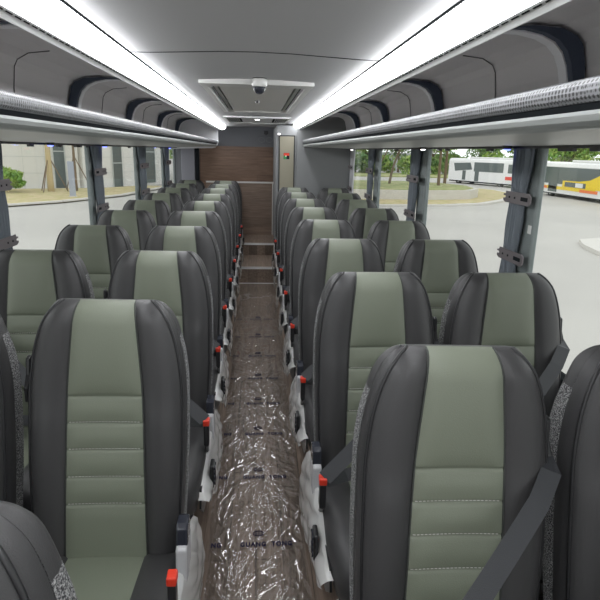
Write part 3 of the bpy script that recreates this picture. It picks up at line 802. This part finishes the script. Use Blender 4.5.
# right: planted traffic island
def arcpts(cx, cy, r, a0, a1, n=10): return [(cx+r*math.cos(math.radians(a)), cy+r*math.sin(math.radians(a))) for a in np.linspace(a0, a1, n)]
outer = [(2.5, 36.6)]+[(9.6, 36.9), (12.9, 37.4)]+[(16.5, 39.2), (19.6, 42.6), (22.0, 46.2), (23.8, 50.2), (24.2, 55), (22, 60), (16, 63), (2.5, 63)]
ik = slab('traffic_island', outer, G, G+.14, 'kerb', 'traffic island with pale stone kerb and yellow verge', 'traffic island')
inn = [(2.5, 37.1)]+[(9.5, 37.4), (12.7, 37.9), (16.1, 39.6), (19.1, 42.9), (21.5, 46.5), (23.2, 50.3), (23.6, 54.8), (21.6, 59.4), (15.8, 62.4), (2.5, 62.4)]
MB().prism(inn, G+.14, G+.17, 'z').build('verge', 'drygrass', ik, label='yellow dry-grass verge')
wal = [(2.5, 41.0)]+[(10, 41.0), (13.5, 41.3), (16.5, 42.3), (18.0, 44.5), (18.6, 48), (17.5, 52), (14, 54.5), (2.5, 54.5)]
rp = slab('raised_planter', wal, G+.17, G+.85, 'kerb', 'low pale-walled raised planter with patchy turf on the traffic island', 'planter')
wal2 = [(2.8, 41.4)]+[(10, 41.4), (13.3, 41.7), (16.2, 42.6), (17.6, 44.6), (18.2, 48), (17.1, 51.7), (13.8, 54.1), (2.8, 54.1)]
MB().prism(wal2, G+.85, G+.90, 'z').build('turf', 'lawn', rp, label='patchy turf')
for i, (x, y, h, cr, tr, c, le) in enumerate([(9.2, 46, 7, 2.2, .13, 'leaf', (0, 0)), (11.6, 49, 7, 2.0, .10, 'leaf', (1.4, 0)), (15.6, 47.5, 7, 2.0, .12, 'leaf', (0, 0)), (6.8, 44, 6, 1.8, .10, 'leafd', (.3, 0)), (17.5, 51.5, 7, 1.8, .13, 'leaf', (0, 0))]):
    tree(x, y, h, cr, ['upright young tree on the planter between the second and third right pillars', 'young tree with bent trunk on the planter', 'young tree on the planter right of the second pillar', 'small tree near the third right pillar', 'dark-trunked tree at the right end of the planter in front of the white coach'][i], 50+i, leaf=c, bark='bark', trunk_r=tr, crown_z=5., lean_=le)
m = MB(); m.tube([(0, 0, 0), (2.2, .6, 4.2)], .05, 6)
o = m.build('leaning_pole', 'bark'); o.location = (9.0, 45.0, G+.9); tag(o, 'slanting wooden prop pole on the planter', 'pole')
# far road verge, hedge and trees
slab('far_verge', [(0, 84), (70, 84), (70, 98), (0, 98)], G, G+.15, 'lawn', 'green verge across the road behind the island', 'grass verge')
for i in range(13):
    x = 3+i*4.6; y = 96+3*math.sin(i*2.1)
    t = empty('hedge_bush', (x, y, G), 'rounded green bush in the row beyond the road', 'bush', 'bushes beyond the road')
    v, f = leaf_cloud((0, 0, 1.9), (2.8, 1.8, 1.9), 1300, .38, 80+i); pyobj('foliage', v, f, 'leaf' if i % 3 else 'leafd', t)
    MB().tube([(0, 0, 0), (0, 0, 1.2)], .15, 6).build('stem', 'bark', t)
for i in range(9):
    tree(5+i*7.2, 104+4*math.cos(i*1.7), 9+1.5*math.sin(i*3.), 3.6, 'tall tree in the row behind the far bushes', 100+i, leaf='leafd' if i % 2 else 'leaf', crown_z=3.6, trunk_r=.2, n=1500, group='trees beyond the road')
o = MB().box(2, 40, 118, 124, G, G+3.6).build('far_building', 'farwall'); tag(o, 'long low grey-blue building far behind the trees', 'building')
# trees behind the yellow coach
for i, (x, y) in enumerate([(36, 64), (39, 57), (37.5, 50), (40, 44), (38, 38)]):
    tree(x, y, 7, 3.4, 'bright green tree behind the yellow coach', 130+i, leaf='leaf', crown_z=3.0, trunk_r=.16, n=1700, group='trees behind the yellow coach')
# kerb nose near right edge
slab('kerb_island', [(13.0, 20.9), (12.6, 19.2), (13.2, 17.6), (16, 16.4), (22, 16.4), (22, 23), (15, 22.8), (13.6, 22.2)], G, G+.16, 'kerb', 'pale kerb nose on the tarmac at the right edge', 'kerb')

def wheel(par, x, y, s):
    m = MB(); pts = []
    v = []; n = 20
    prof = [(.16, -.14), (.46, -.14), (.5, -.10), (.5, .10), (.46, .14), (.16, .14)]
    for r_, w_ in prof: v += [(x+w_*1.0, y+r_*math.cos(2*math.pi*k/n), .5+r_*math.sin(2*math.pi*k/n)) for k in range(n)]
    f = [(i*n+k, i*n+(k+1) % n, (i+1)*n+(k+1) % n, (i+1)*n+k) for i in range(5) for k in range(n)]+[tuple(range(n)), tuple(range(5*n, 6*n))]
    m.add(v, f); w = m.build('wheel', 'tyre', par)
    h = MB(); h.add([(x-s*.15, y+.26*math.cos(2*math.pi*k/n), .5+.26*math.sin(2*math.pi*k/n)) for k in range(n)]+[(x-s*.10, y+.26*math.cos(2*math.pi*k/n), .5+.26*math.sin(2*math.pi*k/n)) for k in range(n)], [tuple(range(n)), tuple(range(n, 2*n))]+[(k, (k+1) % n, n+(k+1) % n, n+k) for k in range(n)]); h.build('hub', 'alu', w)

def coach_body(par, L_, W_, Hh, m, front=-1):
    b = MB(); r = .16
    prof = [(-W_/2, .32), (-W_/2, Hh-.35), (-W_/2+.10, Hh-.10), (-W_/2+.35, Hh), (W_/2-.35, Hh), (W_/2-.10, Hh-.10), (W_/2, Hh-.35), (W_/2, .32)]
    ys = [(-L_/2, .90), (-L_/2+.12, .97), (-L_/2+.5, 1), (L_/2-.5, 1), (L_/2-.12, .97), (L_/2, .90)]
    v = []
    for y, k in ys: v += [(x*k, y, .32+(z-.32)*(.94+.06*k if k < 1 else 1)) for x, z in prof]
    f = grid_faces(len(ys), 8, True)+[tuple(range(8)), tuple(range(40, 48))]
    return b.add(v, f).build('body', m, par, bevel=.03)

# white coach
c0 = Vector((27.2, 66.6, 0)); dr = Vector((29.1-25.0, 61.5-72.3, 0)).normalized()
t = empty('coach', (27.9, 66.4, G), 'white coach parked beyond the traffic island', 'coach')
t.rotation_euler.z = math.atan2(dr.y, dr.x)+math.pi/2     # local -y points along dr
coach_body(t, 12., 2.5, 2.95, 'buswhite'); t.scale.z = 1.08; t.location.z -= .1
xs_ = -1.25
def sidep(par, name, y0, y1, z0, z1, m, d=.015, skew=0, x=xs_):
    return MB().prism([(y0, z0), (y1, z0), (y1+skew, z1), (y0+skew, z1)], x-d, x+.01, 'x').build(name, m, par)
# seen flank is the one facing -x ; front of the coach at the far (left in photo) end = local +y
sidep(t, 'side_window', -3.6, 1.2, 1.55, 2.55, 'darkglass', skew=.0)
MB().prism([(1.5, 1.75), (4.6, 1.5), (4.9, 2.4), (1.9, 2.5)], xs_-.015, xs_+.01, 'x').build('side_window', 'darkglass', t)
MB().prism([(-5.6, 1.55), (-4.3, 1.55), (-4.3, 2.45), (-5.6, 2.45)], xs_-.015, xs_+.01, 'x').build('side_window', 'darkglass', t)
sidep(t, 'door', 2.6, 3.2, .55, 1.6, 'darkglass'); sidep(t, 'door', .3, 1.0, .5, 1.6, 'darkglass')
sidep(t, 'red_marking', -5.0, -4.0, .85, 1.2, 'red', skew=0)
sidep(t, 'lower_sill', -5.6, 5.6, .32, .45, 'groove', .012)
for y in (-3.2, 3.9): wheel(t, -1.08, y, 1); wheel(t, 1.08, y, -1)
MB().box(-.9, .9, -4.5, 2.5, 2.95, 3.12).build('roof_unit', 'buswhite', t, bevel=.05)
# yellow and white coach
t = empty('coach', (28.3, 44.6, G), 'yellow and white coach parked at the right edge', 'coach')
coach_body(t, 15.6, 2.5, 2.85, 'buswhite'); t.scale.z = 1.12; t.location.z -= .12
yA, yB = 7.3, -7.5
sidep(t, 'side_window', -3.6, 7.4, 1.15, 2.45, 'darkglass')
MB().prism([(-7.6, .95), (3.4, .95), (3.4, 1.44), (.8, 1.47), (-.7, 1.62), (-2.3, 2.1), (-3.2, 2.45), (-7.6, 2.45)], xs_-.03, xs_+.01, 'x').build('yellow_side', 'busyellow', t)
sidep(t, 'lower_band', -.2, 3.0, 1.0, 1.36, 'darkglass', .04)
sidep(t, 'door', 4.3, 5.8, .5, 2.3, 'darkglass', .03)
sidep(t, 'yellow_stripe', -1.6, 7.4, .72, .96, 'busyellow', .03)
sidep(t, 'orange_mark', -1.9, .6, .70, .90, 'orange', .045); sidep(t, 'orange_mark', 6.0, 7.4, .72, .92, 'orange', .045)
sidep(t, 'white_emblem', .2, 1.3, 1.02, 1.34, 'buswhite', .055)
MB().box(-.9, .9, -6, 3, 2.85, 3.02).build('roof_unit', 'buswhite', t, bevel=.05)
for y in (-2.6, 5.4): wheel(t, -1.08, y, 1); wheel(t, 1.08, y, -1)
sidep(t, 'sill', -7.2, 7.2, .32, .40, 'groove', .012)

# ------------------------------------------------------------------ light, camera
w = bpy.data.worlds.new('World'); SC.world = w; w.use_nodes = True
nt = w.node_tree; bg = nt.nodes['Background']
bg.inputs['Color'].default_value = (.97, .985, 1.0, 1); bg.inputs['Strength'].default_value = 1.5

cam = bpy.data.cameras.new('camera'); co = bpy.data.objects.new('camera', cam); COL.objects.link(co)
pitch, yaw, roll = .2644, .0804, .0229
cy, sy = math.cos(yaw), math.sin(yaw); fwd = Vector((sy, cy, 0)); right = Vector((cy, -sy, 0)); up = Vector((0, 0, 1))
cp, sp = math.cos(pitch), math.sin(pitch); f2 = fwd*cp-up*sp; u2 = up*cp+fwd*sp
cr_, sr_ = math.cos(roll), math.sin(roll); r3 = right*cr_+u2*sr_; u3 = u2*cr_-right*sr_
mt = Matrix((r3, u3, -f2)).transposed().to_4x4(); mt.translation = Vector((.0036, 0, H)); co.matrix_world = mt
cam.sensor_width = 36; cam.sensor_fit = 'HORIZONTAL'; cam.lens = 550/600*36; cam.clip_start = .02; cam.clip_end = 500
SC.camera = co
SC.view_settings.view_transform = 'Standard'; SC.view_settings.look = 'None'; SC.view_settings.gamma = 1; SC.view_settings.exposure = 0
SC.view_settings.use_curve_mapping = False
SC.cycles.max_bounces = 8; SC.cycles.diffuse_bounces = 5; SC.cycles.transparent_max_bounces = 24
SC.cycles.sample_clamp_indirect = 6
try:
    SC.cycles.use_denoising = True
except Exception: pass
